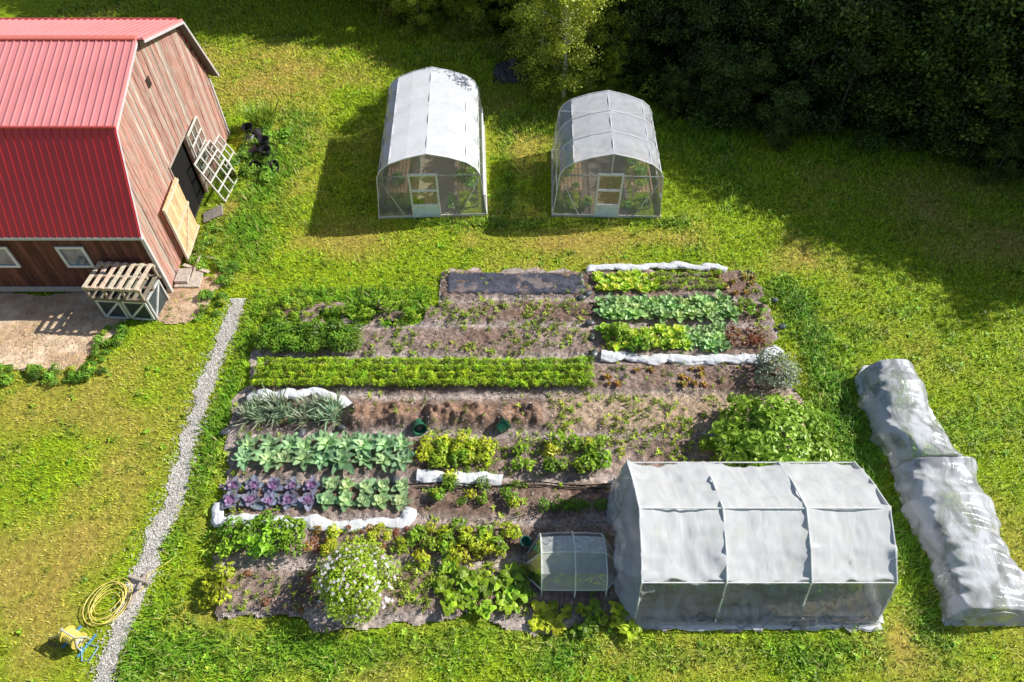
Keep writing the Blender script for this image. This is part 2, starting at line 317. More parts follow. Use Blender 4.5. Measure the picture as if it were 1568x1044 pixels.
def replicate(protos,pos,scale,cvar=.2,hue=.08,svar=.28):
    N=len(pos); sc_=np.broadcast_to(np.asarray(scale,float),(N,)); which=rng.integers(0,len(protos),N); out=[]
    for k,(V,F,C) in enumerate(protos):
        I=np.where(which==k)[0]
        if not len(I): continue
        th=rng.random(len(I))*6.28; ca,sa=np.cos(th),np.sin(th); s=sc_[I]*(1-svar+2*svar*rng.random(len(I)))
        x=(V[None,:,0]*ca[:,None]-V[None,:,1]*sa[:,None])*s[:,None]+pos[I,0:1]
        y=(V[None,:,0]*sa[:,None]+V[None,:,1]*ca[:,None])*s[:,None]+pos[I,1:2]
        z=V[None,:,2]*s[:,None]+pos[I,2:3]
        VV=np.stack([x,y,z],-1).reshape(-1,3); FF=(F[None]+(np.arange(len(I))*len(V))[:,None,None]).reshape(-1,4)
        tint=(1+cvar*rng.normal(size=(len(I),1,1)))*(1+hue*rng.normal(size=(len(I),1,3))*np.array([1,.3,.6]))
        out.append((VV,FF,(C[None]*np.clip(tint,.3,2)).reshape(-1,3)))
    return join(out)
def gridpos(x0,x1,y0,y1,dx,dy,jit=.15,miss=0):
    nx_=max(1,int(round((x1-x0)/dx))); ny_=max(1,int(round((y1-y0)/dy)))
    gx=x0+(np.arange(nx_)+.5)*(x1-x0)/nx_; gy=y0+(np.arange(ny_)+.5)*(y1-y0)/ny_
    X,Y=np.meshgrid(gx,gy); X=X.ravel()+rng.normal(size=X.size)*dx*jit; Y=Y.ravel()+rng.normal(size=Y.size)*dy*jit
    k=rng.random(X.size)>=miss; X=X[k];Y=Y[k]
    return np.stack([X,Y,soilh(X,Y)[0]],-1)
def randpos(n,x0,x1,y0,y1):
    X=x0+rng.random(n)*(x1-x0);Y=y0+rng.random(n)*(y1-y0); k=fbm(X,Y,.8,250)>.42; X=X[k];Y=Y[k]; return np.stack([X,Y,soilh(X,Y)[0]],-1)
def crop(name,protos,pos,scale=1,cvar=.18,hue=.08,warm=True,svar=.28):
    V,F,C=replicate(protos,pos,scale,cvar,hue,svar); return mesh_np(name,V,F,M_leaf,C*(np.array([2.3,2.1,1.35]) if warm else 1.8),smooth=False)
# ---------------------------------------------------------------- crop prototypes
G1c=(.165,.285,.03); YG=(.31,.38,.035)
p_cab=[rosette(12,.36,.26,.2,1.2,(.15,.25,.12),(.36,.44,.20),head=.10) for _ in range(3)]
p_purp=[rosette(12,.36,.26,.2,1.2,(.13,.17,.20),(.18,.09,.18),head=.10) for _ in range(3)]
p_broc=[rosette(15,.46,.21,.55,1.3,(.13,.22,.11),(.26,.36,.16),curl=-.9,Lin=.4,wav=.25) for _ in range(4)]
p_kale=[rosette(10,.32,.19,.5,1.3,(.15,.25,.09),(.26,.38,.12),curl=-.8,wav=.25) for _ in range(3)]
p_let=[rosette(12,.24,.19,.4,1.3,(.20,.34,.04),(.34,.46,.07),wav=.35) for _ in range(3)]
p_letr=[rosette(10,.18,.15,.4,1.3,(.20,.10,.05),(.22,.2,.05),wav=.3) for _ in range(2)]
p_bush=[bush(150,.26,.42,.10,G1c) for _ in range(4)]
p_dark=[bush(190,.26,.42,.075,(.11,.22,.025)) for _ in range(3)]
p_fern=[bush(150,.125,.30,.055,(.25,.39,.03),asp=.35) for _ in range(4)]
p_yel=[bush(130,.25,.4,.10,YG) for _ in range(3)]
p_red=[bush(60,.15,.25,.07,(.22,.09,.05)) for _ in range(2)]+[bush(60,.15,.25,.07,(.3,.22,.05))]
p_weed=[rosette(6,.12,.05,.3,1.1,(.16,.24,.04),(.24,.32,.05)),tuft(12,.14,.02,(.2,.28,.05)),bush(30,.1,.14,.05,(.18,.26,.05)),bush(14,.06,.1,.04,(.2,.3,.05))]
p_squash=[join([(lambda V,F:(V,F,np.tile(np.array((.19,.31,.03))*(.5+.8*rng.random()),(len(V),1))))(*leafg(.34*(.5+.7*rng.random()),.17,1.3,-.7,rng.random()*6.28,.2,5,.25)) for _ in range(15)]) for _ in range(4)]
p_garlic=[tuft(22,.5,.035,(.26,.32,.20),spread=1.1) for _ in range(3)]
# ---------------------------------------------------------------- crops per bed
crop('lettuce_row',p_let,gridpos(2.9,5.0,16.35,17.25,.27,.3))
crop('bean_row',p_fern,gridpos(5.0,7.3,16.35,17.3,.14,.3,.1),.85)
crop('red_lettuce_row',p_letr,gridpos(7.2,8.5,16.2,17.3,.35,.35,.3,.3))
crop('collard_row',p_kale,gridpos(2.9,7.4,15.05,16.0,.28,.31),1.15,warm=False)
crop('kale_row',p_bush,gridpos(7.4,8.6,15.2,15.9,.4,.35),.8)
crop('chard_row',p_let+p_bush[:1],gridpos(2.9,5.6,13.75,14.7,.3,.32),1.15)
crop('turnip_row',p_kale,gridpos(5.5,6.9,13.75,14.7,.33,.32),1.1,warm=False)
crop('beet_row',p_red,gridpos(6.9,8.2,13.8,14.7,.35,.3))
crop('weedy_bed_growth',p_weed+[p_fern[0],p_bush[0]],gridpos(-8.0,-3.0,15.1,15.9,.16,.25,.4,.2),.9)
crop('parsley_row',p_dark,gridpos(-8.1,-4.9,13.65,14.65,.2,.24,.2),1.1)
crop('carrot_row',p_fern,gridpos(-7.9,2.5,12.25,13.35,.10,.275,.08),1.1,.22,svar=.15)
crop('seedling_row',p_letr+p_weed,gridpos(2.8,6.6,12.3,13.1,.3,.26,.15,.15),.8)
crop('leek_row',p_garlic,gridpos(-7.9,-5.1,11.0,11.7,.22,.22),warm=False)
crop('broccoli_row',p_broc,gridpos(-7.7,-2.8,9.5,10.45,.52,.55,.08),1.1,warm=False,svar=.15)
crop('bush_bean_row',p_yel+p_bush[:1],gridpos(-2.6,-.5,9.6,10.4,.28,.28,.2),.9)
crop('pepper_row',p_bush,gridpos(-.3,.6,9.4,10.3,.35,.4,.25,.3),.9)
crop('potato_row',p_bush+p_yel[:2],gridpos(.9,2.7,9.4,10.4,.34,.34,.25,.1),1.05)
crop('purple_cabbage_row',p_purp,gridpos(-7.8,-5.2,8.25,9.15,.52,.46,.04),.92,.12,.05,warm=False,svar=.1)
crop('green_cabbage_row',p_cab,gridpos(-5.2,-2.8,8.25,9.15,.48,.46,.04),.88,.12,.05,warm=False,svar=.1)
crop('herb_row',p_bush+p_dark+p_yel,gridpos(-2.4,.3,8.3,9.0,.36,.34,.3,.1),.8)
crop('basil_row',p_dark,gridpos(.8,2.7,8.15,8.5,.2,.25),.7)
crop('celery_row',p_fern+p_weed,gridpos(.2,2.7,8.7,9.1,.3,.3,.3,.2),.9)
crop('tomato_bush',p_bush+p_dark,gridpos(-7.5,-5.4,7.0,7.9,.42,.42,.2),1.3)
crop('flower_row',p_red+p_yel[:1]+p_weed[:2],gridpos(-5.3,-2.7,7.0,7.8,.22,.28,.2),.8)
crop('mixed_herb_row',p_bush[:2]+p_red[2:]+p_yel,gridpos(-2.6,.2,6.9,7.8,.3,.34,.3,.08),.9)
crop('marigold_plant',p_yel,gridpos(-7.6,-7.0,5.7,6.6,.3,.35))
crop('strawberry_row',p_weed+p_red[:1],gridpos(-7.0,-4.8,5.6,6.6,.26,.26,.3,.15),1.0)
crop('squash_row',p_squash,gridpos(-1.7,.4,5.6,6.6,.32,.32,.25),1.0)
p_sqy=[(V,F,C*np.array([1.6,1.25,1])) for V,F,C in p_squash]
crop('pumpkin_vine',p_sqy+p_squash[:2],gridpos(.5,2.9,5.15,5.8,.28,.3,.3),.9,.3)
crop('tall_weed',p_bush,gridpos(5.2,5.9,9.9,10.4,.4,.4,.3),1.0)
crop('garden_weeds',p_weed,np.concatenate([randpos(520,-4.7,2.6,13.6,16.0),randpos(260,1,6.4,10.7,12.1),randpos(900,-8,8.6,5.4,17.4),randpos(400,-2.6,6,9.3,10.8),randpos(300,-3,.6,5.6,6.8),randpos(250,-8.4,-7.2,5,16),randpos(250,8,9,10,17.5)]),.95)
def bigbush(name,x,y,R,H,n,size,col,extra=None):
    parts=[bush(n,R,H,size,col,lob=18)]
    if extra: parts.append(extra)
    V,F,C=join(parts)
    b=Acc(); 
    for k in range(6):
        a=k*1.05; b.tube([(0,0,0),(math.cos(a)*R*.2,math.sin(a)*R*.2,H*.35),(math.cos(a)*R*.5,math.sin(a)*R*.5,H*.7)],[.03,.02,.008],0,(.15,.1,.06),6)
    e=empty(name,(x,y,.03)); mesh_np('foliage',V,F,M_leaf,C,parent=e); b.build('stems',M_bark,e); return e
bigbush('leafy_bush',7.25,10.05,1.6,1.45,3400,.2,(.44,.66,.07))
bigbush('sage_bush',8.0,12.7,.75,1.0,1500,.09,(.42,.50,.33))
n=170; d=unit(rng.normal(size=(n,3))); d[:,2]=np.abs(d[:,2]); c=d*np.array([.95,.87,1.0])*(.85+.22*rng.random((n,1)))+np.array([0,0,.45])
P=[]
for k in range(3):
    V,F=diamonds(c,unit(d*.5+np.array([0,0,1.])),np.full(n,.11),.55); P.append((V,F,np.repeat(np.where(rng.random((n,1))<.8,np.array([[.98,.94,.95]]),np.array([[.9,.62,.72]])),4,0)))
bigbush('cosmos_bush',-3.75,6.15,1.0,1.4,5600,.075,(.54,.74,.06),join(P))
n=40000; px_=-8.3+rng.random(n)*17.2; py_=5.4+rng.random(n)*12; k=in_garden(px_,py_)&(fbm(px_,py_,.6,141)>.40); px_=px_[k];py_=py_[k]
hh=soilh(px_,py_); k=rng.random(len(px_))>hh[1]*.6; px_=px_[k];py_=py_[k];hz=hh[0][k]
V,F=diamonds(np.stack([px_,py_,hz+.02],-1),unit(rng.normal(size=(len(px_),3))*.35+np.array([0,0,1.])),.03+.05*rng.random(len(px_)),.45)
C=np.repeat(lerp((.94,.87,.82),(.22,.14,.10),rng.random(len(px_))),4,0)
mesh_np('mulch_chips',V,F,M_soil,C)
# ---------------------------------------------------------------- grass
EX=((-5.15,-.95,20.4,26.6),(1.4,5.8,20.4,24.7),(3,8.9,5.4,9.2),(10.9,12.3,5.4,12.9))
n=540000
gx=-25+rng.random(n)*51; gy=2.6+rng.random(n)**1.15*37
k=(np.abs(gx)<gy*.62+14)
k&=~in_garden(gx,gy); k&=(np.abs(gx-pathx(gy))>np.where(gy<16.2,.18+.13*rng.random(n),-1))
k&=~(pip1(gx,gy)&(rng.random(n)<.97)); k&=~(pip2(gx,gy)&(rng.random(n)<.95))
k&=~((gx<-11.8)&(gy>16.4)&(gy<26.1))
for a,b_,c_,d_ in EX: k&=~((gx>a)&(gx<b_)&(gy>c_)&(gy<d_))
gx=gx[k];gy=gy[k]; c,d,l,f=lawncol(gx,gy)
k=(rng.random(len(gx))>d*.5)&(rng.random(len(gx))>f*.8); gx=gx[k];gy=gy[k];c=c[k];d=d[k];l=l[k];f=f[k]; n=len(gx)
H=(.038+.04*rng.random(n))*(1+1.7*l)*(1-.3*d)*(1+.02*gy); W=(.016+.016*rng.random(n))*(1+.035*gy)*(1+.4*l)
az=rng.random(n)*6.28; tl=.4+1.0*rng.random(n)
dx=np.cos(az);dy=np.sin(az)
b0=np.stack([gx-dy*W/2,gy+dx*W/2,np.zeros(n)],-1); b1=np.stack([gx+dy*W/2,gy-dx*W/2,np.zeros(n)],-1); L_=H*1.6
t_=np.stack([gx+dx*np.sin(tl)*L_,gy+dy*np.sin(tl)*L_,np.cos(tl)*L_+.005],-1)
V=np.stack([b0,b1,t_],1).reshape(-1,3)
cc=c*(.7+.7*rng.random((n,1)))*(1+.12*rng.normal(size=(n,3))*np.array([1,.4,.3])); straw=rng.random(n)<.04+.2*d; cc[straw]=cc[straw]*.4+np.array([.86,.72,.32])*.6*(1-f[straw,None]*.8)
mesh_np('lawn_grass',V,np.arange(3*n).reshape(-1,3),M_grass,np.repeat(cc,3,0))
n=46000; gx=-24+rng.random(n)*48; gy=3+rng.random(n)*32; c,d,l,f=lawncol(gx,gy)
k=(rng.random(n)<.12+l)&~in_garden(gx,gy)&(np.abs(gx-pathx(gy))>.3)&~((gx<-11.6)&(gy>12.9)&(gy<26.2))&(rng.random(n)>d)
for a,b_,c_,d_ in EX: k&=~((gx>a)&(gx<b_)&(gy>c_)&(gy<d_))
pw_=[rosette(5,.1,.07,.3,.8,(.26,.48,.04),(.42,.62,.05)),bush(16,.08,.1,.05,(.28,.50,.04)),bush(20,.12,.16,.05,(.38,.56,.05))]
V,F,C=replicate(pw_,np.stack([gx[k],gy[k],np.zeros(k.sum())],-1),1.0,.3,.12); mesh_np('clover_patch',V,F,M_leaf,C)
# ---------------------------------------------------------------- trees
def tree_mesh(name,H,R,nleaf,size,col,col2,base=.15,nl=16,bark=(.2,.17,.14),tr=.12,conifer=False,asp=.6):
    a=Acc(); bend=rng.normal(size=2)*.04*H
    ctr=lambda t:np.array([bend[0]*t*t,bend[1]*t*t,H*t*.97])
    a.tube([ctr(t) for t in np.linspace(0,1,8)],[tr*(1-.92*t) for t in np.linspace(0,1,8)],0,bark,7)
    cl=[]
    for i in range(nl):
        t=base+(.97-base)*(i+.5)/nl; p=ctr(t); azm=i*2.4+rng.normal()*.3
        if conifer: ln=R*(1.02-t)/(1-base)*(.85+.3*rng.random()); up=-.15
        else: ln=R*(math.sin(math.pi*min(1,.18+.78*((t-base)/(1-base))))**.6)*(.7+.5*rng.random()); up=.35+.6*t
        dr=np.array([math.cos(azm),math.sin(azm),up]); 
        q=p+dr*ln*.55+np.array([0,0,-.03*ln]); e_=p+dr*ln*np.array([1,1,.9])
        a.tube([p,q,e_],[tr*.35*(1-t*.7),tr*.2*(1-t*.7),.01],0,bark,5)
        for s in (.35,.6,.82,1.0):
            b_=p+(e_-p)*s
            for j in range(2 if s>.5 else 1):
                off=rng.normal(size=3)*R*.16*s; cl.append((b_+off,R*(.16+.12*rng.random())*(1.0 if not conifer else .8),.5+.85*rng.random()))
    cl.append((ctr(1),R*.15,1))
    per=nleaf//len(cl); Vs=[];Fs=[];Cs=[];o=0
    for c0,r0,k0 in cl:
        d_=rng.normal(size=(per,3)); d_=unit(d_)*(rng.random((per,1))**.5)*r0*1.35*np.array([1,1,.75 if not conifer else .35])
        V,F=diamonds(c0+d_,unit(rng.normal(size=(per,3))+np.array([0,0,.8])),size*(.6+.8*rng.random(per)),asp)
        cm=lerp(col,col2,rng.random(per)*k0*.7)*k0*(.75+.5*rng.random((per,1)))
        Vs.append(V);Fs.append(F+o);Cs.append(np.repeat(cm,4,0));o+=len(V)
    Vl=np.concatenate(Vs);Fl=np.concatenate(Fs);Cl=np.concatenate(Cs)
    Vt=np.array(a.V); Ft=np.array([f for f in a.F if len(f)==4]); Ct=np.array(a.C)
    V=np.concatenate([Vt,Vl]);F=np.concatenate([Ft,Fl+len(Vt)]);C=np.concatenate([Ct,Cl]);MI=np.concatenate([np.zeros(len(Ft)),np.ones(len(Fl))])
    return mesh_np(name,V,F,[M_bark,M_tree],C,MI,makeobj=False)
D1=(.06,.10,.02);D2=(.26,.33,.05)
tA=[tree_mesh('maple_mesh',10,3.1,14000,.24,D1,D2,nl=20,base=.04),tree_mesh('maple_mesh_b',10,2.6,13000,.22,(.07,.12,.02),(.30,.38,.06),nl=22,base=.03)]
tC=[tree_mesh('spruce_mesh',10,2.5,13000,.18,(.035,.06,.022),(.09,.13,.04),nl=34,base=.03,conifer=True,asp=.35)]
tY=[tree_mesh('young_mesh',5,1.4,7000,.13,(.07,.12,.02),(.26,.34,.04),nl=16,base=.04,tr=.06),tree_mesh('young_mesh_b',5,1.6,7500,.14,(.05,.10,.015),(.20,.28,.04),nl=15,base=.03,tr=.06)]
tB=tree_mesh('birch_mesh',8,1.8,20000,.12,(.36,.44,.04),(.80,.84,.10),nl=28,base=.04,bark=(.9,.88,.82),tr=.11,asp=.7)
tP=tree_mesh('poplar_mesh',5,1.25,10000,.12,(.36,.48,.04),(.74,.82,.08),nl=20,base=.03,tr=.05)
def put(name,me,x,y,s,sz=None):
    o=bpy.data.objects.new(name,me); o.location=(x,y,-.03); o.scale=(s,s,sz or s); o.rotation_euler=(0,0,random.random()*6.28); link(o)
put('birch_tree',tB,2.4,29.0,.85,.85); put('birch_tree',tB,1.4,30.6,.7,.75); put('birch_tree',tB,3.6,30.8,.7,.7)
for x,y,s in ((-6.0,36.6,.95),(-4.8,35.6,.7),(-2.8,36.6,.9),(-3.6,38.2,1.1),(-1.6,35.2,.75),(.2,34.6,.7),(4.6,29.8,.4),(5.0,30.8,.5),(-7.2,38,.8)): put('poplar_tree',tP,x,y,s)
put('young_maple_tree',tY[1],11.2,25.2,.55,.5); put('young_maple_tree',tY[0],19.2,22.6,.5,.45); put('young_maple_tree',tY[0],7.2,27.6,.5,.4)
def bnd(x): return np.interp(x,[-40,-18,-9,-3,4,6.3,10.4,13,14.2,18,24],[40,37.5,35,31,27.2,24.4,22.0,20.4,18.9,16.6,14.6])
pts=[]; gp=[(a,b) for a in np.arange(-16,18,1.9) for b in np.arange(17,46,1.9)]+[(a,b) for a in np.arange(18,44,1.7) for b in np.arange(16,40,1.7)]
for gx_,gy_ in gp:
        x=gx_+random.uniform(-.7,.7); y=gy_+random.uniform(-.7,.7)
        if forestf(np.array([x]),np.array([y]))[0]<.4: continue
        if y>44: continue
        hmax=0
        for h in np.arange(1.6,14.5,.3):
            if y-sy*h>bnd(x-sx*h) : hmax=h
            else: break
        if 3<x<14 and 27<y<34: hmax=min(hmax,1.5+(x-2.5)/1.45)
        if 3<x<20 and 33<=y<42: hmax=min(hmax,2.5+(x+2)/1.35)
        if x<=3 and y<41: hmax=min(hmax,2.6)
        if (x-2.3)**2+(y-29.5)**2<4: continue
        if hmax<1.8: hmax=1.8
        h=min(hmax,random.uniform(10,14))*random.uniform(.92,1)
        pts.append((x,y,h,'s' if h>6 and random.random()<.25 else 'a'))
for x,y,h,t in pts:
    if t=='s': put('spruce_tree',tC[0],x,y,.3+h/10*.7,h/10)
    elif h<6.5: put('young_maple_tree',random.choice(tY),x,y,min(1.15,h/5*.95+.15),h/5)
    else: put('maple_tree',random.choice(tA),x,y,.5+h/10*.45,h/10)
pu=[bush(170,.5,.9,.12,(.12,.20,.03)) for _ in range(4)]
ux=-8+rng.random(2400)*36; uy=20+rng.random(2400)*19; ff=forestf(ux,uy); k=(ff>.02)&(ff<1)|((rng.random(2400)<.35)&(ff>.5))
V,F,C=replicate(pu,np.stack([ux[k],uy[k],np.zeros(k.sum())],-1),1.0,.3,.1); mesh_np('undergrowth',V,F,M_leaf,C)
pg=[bush(260,.55,1.0,.12,(.42,.52,.05)) for _ in range(3)]
ux=np.array([3.6,4.4,5.4,6.2,1.2,.6,5,7.4,-1,-3,-5,8.8,3.0,1.9,-2,-6.2,-4,2.4,3.4,1.0,-.2,-6.8,-5.4]);uy=np.array([28.2,28.9,29.5,28.6,28.6,31,30.6,28.2,33,34.6,35.2,27.2,27.5,27.9,34.6,36.0,35.4,27.4,28.8,29.6,32.3,37.2,34.6])
V,F,C=replicate(pg,np.stack([ux,uy,0*ux],-1),1.1,.2,.1); mesh_np('goldenrod_clump',V,F,M_leaf,C)
# ---------------------------------------------------------------- barn
barn=empty('red_barn',(-11.75,16.45,0),0)
PR=[(-.22,2.72),(1.3,5.62),(4.75,6.62),(8.2,5.62),(9.72,2.72)]
r=Acc(); LX=-20; OX=.13
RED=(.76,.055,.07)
for i in range(4):
    (y0,z0),(y1,z1)=PR[i],PR[i+1]; n_=np.array([0,-(z1-z0),(y1-y0)]); n_=n_/np.linalg.norm(n_)
    a0=np.array([0,y0,z0]);a1=np.array([0,y1,z1]); t=n_*.045
    ox=OX+(.22 if i>1 else 0)
    P=[]
    for off in (-t,t*0):
        P+=[np.array([LX,0,0])+a0+off,np.array([ox,0,0])+a0+off,np.array([ox,0,0])+a1+off,np.array([LX,0,0])+a1+off]
    r.hexa(P,0,(.98,.36,.35) if i in(1,2) else RED)  # upper panels and ribs paler: sun sheen put into the colour, besides fading
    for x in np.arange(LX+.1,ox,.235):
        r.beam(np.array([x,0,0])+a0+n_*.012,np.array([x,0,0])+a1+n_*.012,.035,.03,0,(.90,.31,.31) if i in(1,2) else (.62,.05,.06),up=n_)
r.beam((LX,4.75,6.64),(OX,4.75,6.64),.22,.05,0,(.9,.24,.18))
r.beam((LX,1.3,5.64),(OX,1.3,5.64),.08,.05,0,(.6,.08,.08)); r.beam((LX,8.2,5.64),(OX,8.2,5.64),.1,.05,0,(.5,.07,.07))
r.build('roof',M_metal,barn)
def top(y): return float(np.interp(y,[p[0] for p in PR],[p[1] for p in PR]))-.07
g=Acc(); y=0
while y<9.5:
    y2=min(y+.19,9.5); yc=(y+y2)/2; zt=min(top(y),top(y2)); k=random.uniform(.65,1.2)
    c=(.56*k,.27*k,.21*k) if random.random()<.75 else (.54*k,.42*k,.35*k); ox=random.uniform(-.012,.012)
    z0=.12
    if 3.45<yc<5.35: z0=2.6
    zj=random.uniform(2.7,3.6)
    if zt>zj+.5: g.box(-.06+ox,ox,y+.006,y2-.006,z0,zj-.004,0,c); k2=random.uniform(.85,1.15); g.box(-.06+ox,ox+.006,y+.006,y2-.006,zj,zt,0,(c[0]*k2,c[1]*k2,c[2]*k2))
    else: g.box(-.06+ox,ox,y+.006,y2-.006,z0,zt,0,c)
    y=y2
g.build('gable_wall',M_wood,barn)
g=Acc(); x=-.07
while x>LX:
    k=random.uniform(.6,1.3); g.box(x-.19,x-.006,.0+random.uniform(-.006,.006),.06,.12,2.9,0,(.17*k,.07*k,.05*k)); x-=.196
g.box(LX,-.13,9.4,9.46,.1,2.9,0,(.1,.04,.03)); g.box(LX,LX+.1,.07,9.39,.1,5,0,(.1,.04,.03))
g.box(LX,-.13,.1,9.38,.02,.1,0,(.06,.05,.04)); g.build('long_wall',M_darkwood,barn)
t=Acc()
for i in range(4):
    (y0,z0),(y1,z1)=PR[i],PR[i+1]; ox=OX+(.22 if i>1 else 0); t.beam((ox-.01,y0,z0-.10),(ox-.01,y1,z1-.10),.03,.09,0,(.66,.60,.62),up=(0,0,1))
    t.beam((ox/2,y0,z0-.09),(ox/2,y1,z1-.09),ox-.05,.03,0,(.16,.13,.12))
t.box(.014,.04,-.03,.07,.05,2.7,0,(.7,.66,.64)); t.box(-.07,.012,-.04,-.01,.05,2.7,0,(.7,.66,.64)); t.box(.014,.04,9.40,9.5,.05,2.7,0,(.7,.66,.64))
t.beam((LX,-.24,2.66),(OX,-.24,2.66),.03,.10,0,(.7,.66,.7))
t.box(LX,-1.6,-.05,-.008,.1,.32,0,(.5,.47,.44)); t.box(-.9,-.1,-.06,-.01,0,.2,0,(.6,.55,.48))
for k in range(7):
    x0=-2.95-2.45*k
    if x0<LX+1: break
    for (a,b_,c_,d_) in ((x0,x0+.9,1.25,1.34),(x0,x0+.9,2.07,2.16),(x0,x0+.09,1.341,2.069),(x0+.81,x0+.9,1.341,2.069)): t.box(a,b_,-.07,-.012,c_,d_,0,WHITE)
FB=(.50,.40,.34)
t.box(.016,.05,3.37,3.43,.1,2.65,0,FB); t.box(.016,.05,5.37,5.43,.1,2.65,0,FB); t.box(.016,.05,3.37,5.43,2.651,2.73,0,FB)
t.box(.016,.035,4.4,4.7,5.1,5.4,0,(.05,.035,.03))
t.build('trim',M_paint,barn)
t=Acc()
for k in range(7):
    x0=-2.95-2.45*k
    if x0>LX+1: t.box(x0+.09,x0+.81,-.03,-.02,1.34,2.07,0,(.18,.24,.30))
t.build('window_panes',attr_mat('pane',rough=.08,namt=.6,nscale=2,spec=.8),barn)
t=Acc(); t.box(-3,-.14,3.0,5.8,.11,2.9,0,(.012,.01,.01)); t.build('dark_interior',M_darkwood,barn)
t=Acc(); y=1.5
while y<3.3:
    t.beam((.2-(y-1.5)*.03,y+.1,.1),(.2-(y-1.5)*.03,y+.1,2.4),.03,.185,0,tuple(np.array((.88,.58,.32))*random.uniform(.75,1.1)),up=(0,1,0)); y+=.2
for z in (.2,1.3,2.3): t.beam((.25,1.5,z),(.2,3.3,z),.05,.1,0,(.8,.62,.45))
t.beam((.245,1.48,.08),(.245,1.48,2.42),.06,.08,0,(.8,.72,.6)); t.beam((.25,1.5,.2),(.2,3.3,1.3),.03,.08,0,(.75,.6,.42))
t.build('open_door',M_plainwood,barn)
t=Acc()
def lattice(o,u,v,nu,nv,w=.05):
    o=np.array(o,float);u=np.array(u,float);v=np.array(v,float)
    for i in range(nu+1): a=o+u*i/nu; t.beam(a,a+v,w,w,0,(.8,.75,.7))
    for j in range(nv+1): a=o+v*j/nv; t.beam(a,a+u,w,w,0,(.8,.75,.7))
    t.quad([o,o+u,o+u+v,o+v],1)
lattice((.15,5.4,1.15),(0,1.3,0),(0,0,1.5),3,3)
lattice((.8,4.9,.05),(.2,1.6,0),(-.6,0,1.7),3,4,.05)
lattice((.75,6.6,.05),(.1,1.0,0),(-.5,0,1.2),3,3,.045)
t.build('window_sashes',[M_paint,M_glass],barn)
t=Acc(); t.box(.05,.9,.2,1.1,.0,.09,0,(.62,.54,.46)); t.box(.05,.5,.35,1.0,.091,.2,0,(.55,.48,.42))
t.beam((.1,1.3,.08),(1.1,.9,.12),.12,.04,0,(.7,.6,.5)); t.beam((.2,3.9,.05),(.95,4.1,.3),.6,.05,0,(.45,.4,.35)); t.beam((.3,1.9,.03),(1.3,1.6,.06),.06,.04,0,(.6,.5,.4)); t.beam((.5,.2,.03),(.7,1.5,.3),.05,.04,0,(.6,.5,.4))
t.build('door_step',M_plainwood,barn)
for o in barn.children:      # gable end is slightly out of square with the long wall
    me=o.data; a_=np.zeros(len(me.vertices)*3,np.float32); me.vertices.foreach_get('co',a_); a_=a_.reshape(-1,3); a_[:,0]-=.055*a_[:,1]; me.vertices.foreach_set('co',a_.ravel()); me.update()
# ---------------------------------------------------------------- pallet stand
cp=empty('pallet_coop',(-12.65,15.7,0),math.radians(-4)); t=Acc()
t.box(-.85,.85,-.5,.5,.05,.95,0,(.06,.075,.075))
for x0,x1 in ((-.85,-.02),(.02,.85)):
    for a,b_ in (((x0+.05,.1),(x1-.05,.1)),((x0+.05,.9),(x1-.05,.9)),((x0+.04,.1),(x0+.04,.9)),((x1-.04,.1),(x1-.04,.9)),((x0+.06,.14),(x1-.06,.86))):
        t.beam((a[0],-.53,a[1]),(b_[0],-.53,b_[1]),.04,.07,0,(.7,.7,.68))
for s in (-.46,.46): t.beam((.87,s,.05),(.87,s,.95),.05,.08,0,(.6,.6,.58))
t.beam((.87,-.46,.1),(.87,.46,.9),.04,.07,0,(.6,.6,.58)); t.beam((.87,-.5,.93),(.87,.5,.93),.05,.07,0,(.6,.6,.58))
for zz,cc_ in ((1.02,.35),(1.5,.85)):
    for k in range(7): t.beam((-.85+.28*k,-.6,zz+.06),(-.85+.28*k,.6,zz+.06),.13,.025,0,(cc_*random.uniform(.8,1.1),cc_*.8,cc_*.6))
    for yy in (-.55,0,.55): t.beam((-.95,yy,zz),(.95,yy,zz),.09,.09,0,(cc_*.7,cc_*.55,cc_*.42))
for xx in (-.88,-.3,.3,.88):
    for yy in (-.55,.55): t.beam((xx,yy,1.0),(xx,yy,1.5),.07,.07,0,(.4,.32,.25))
t.build('body',M_plainwood,cp)
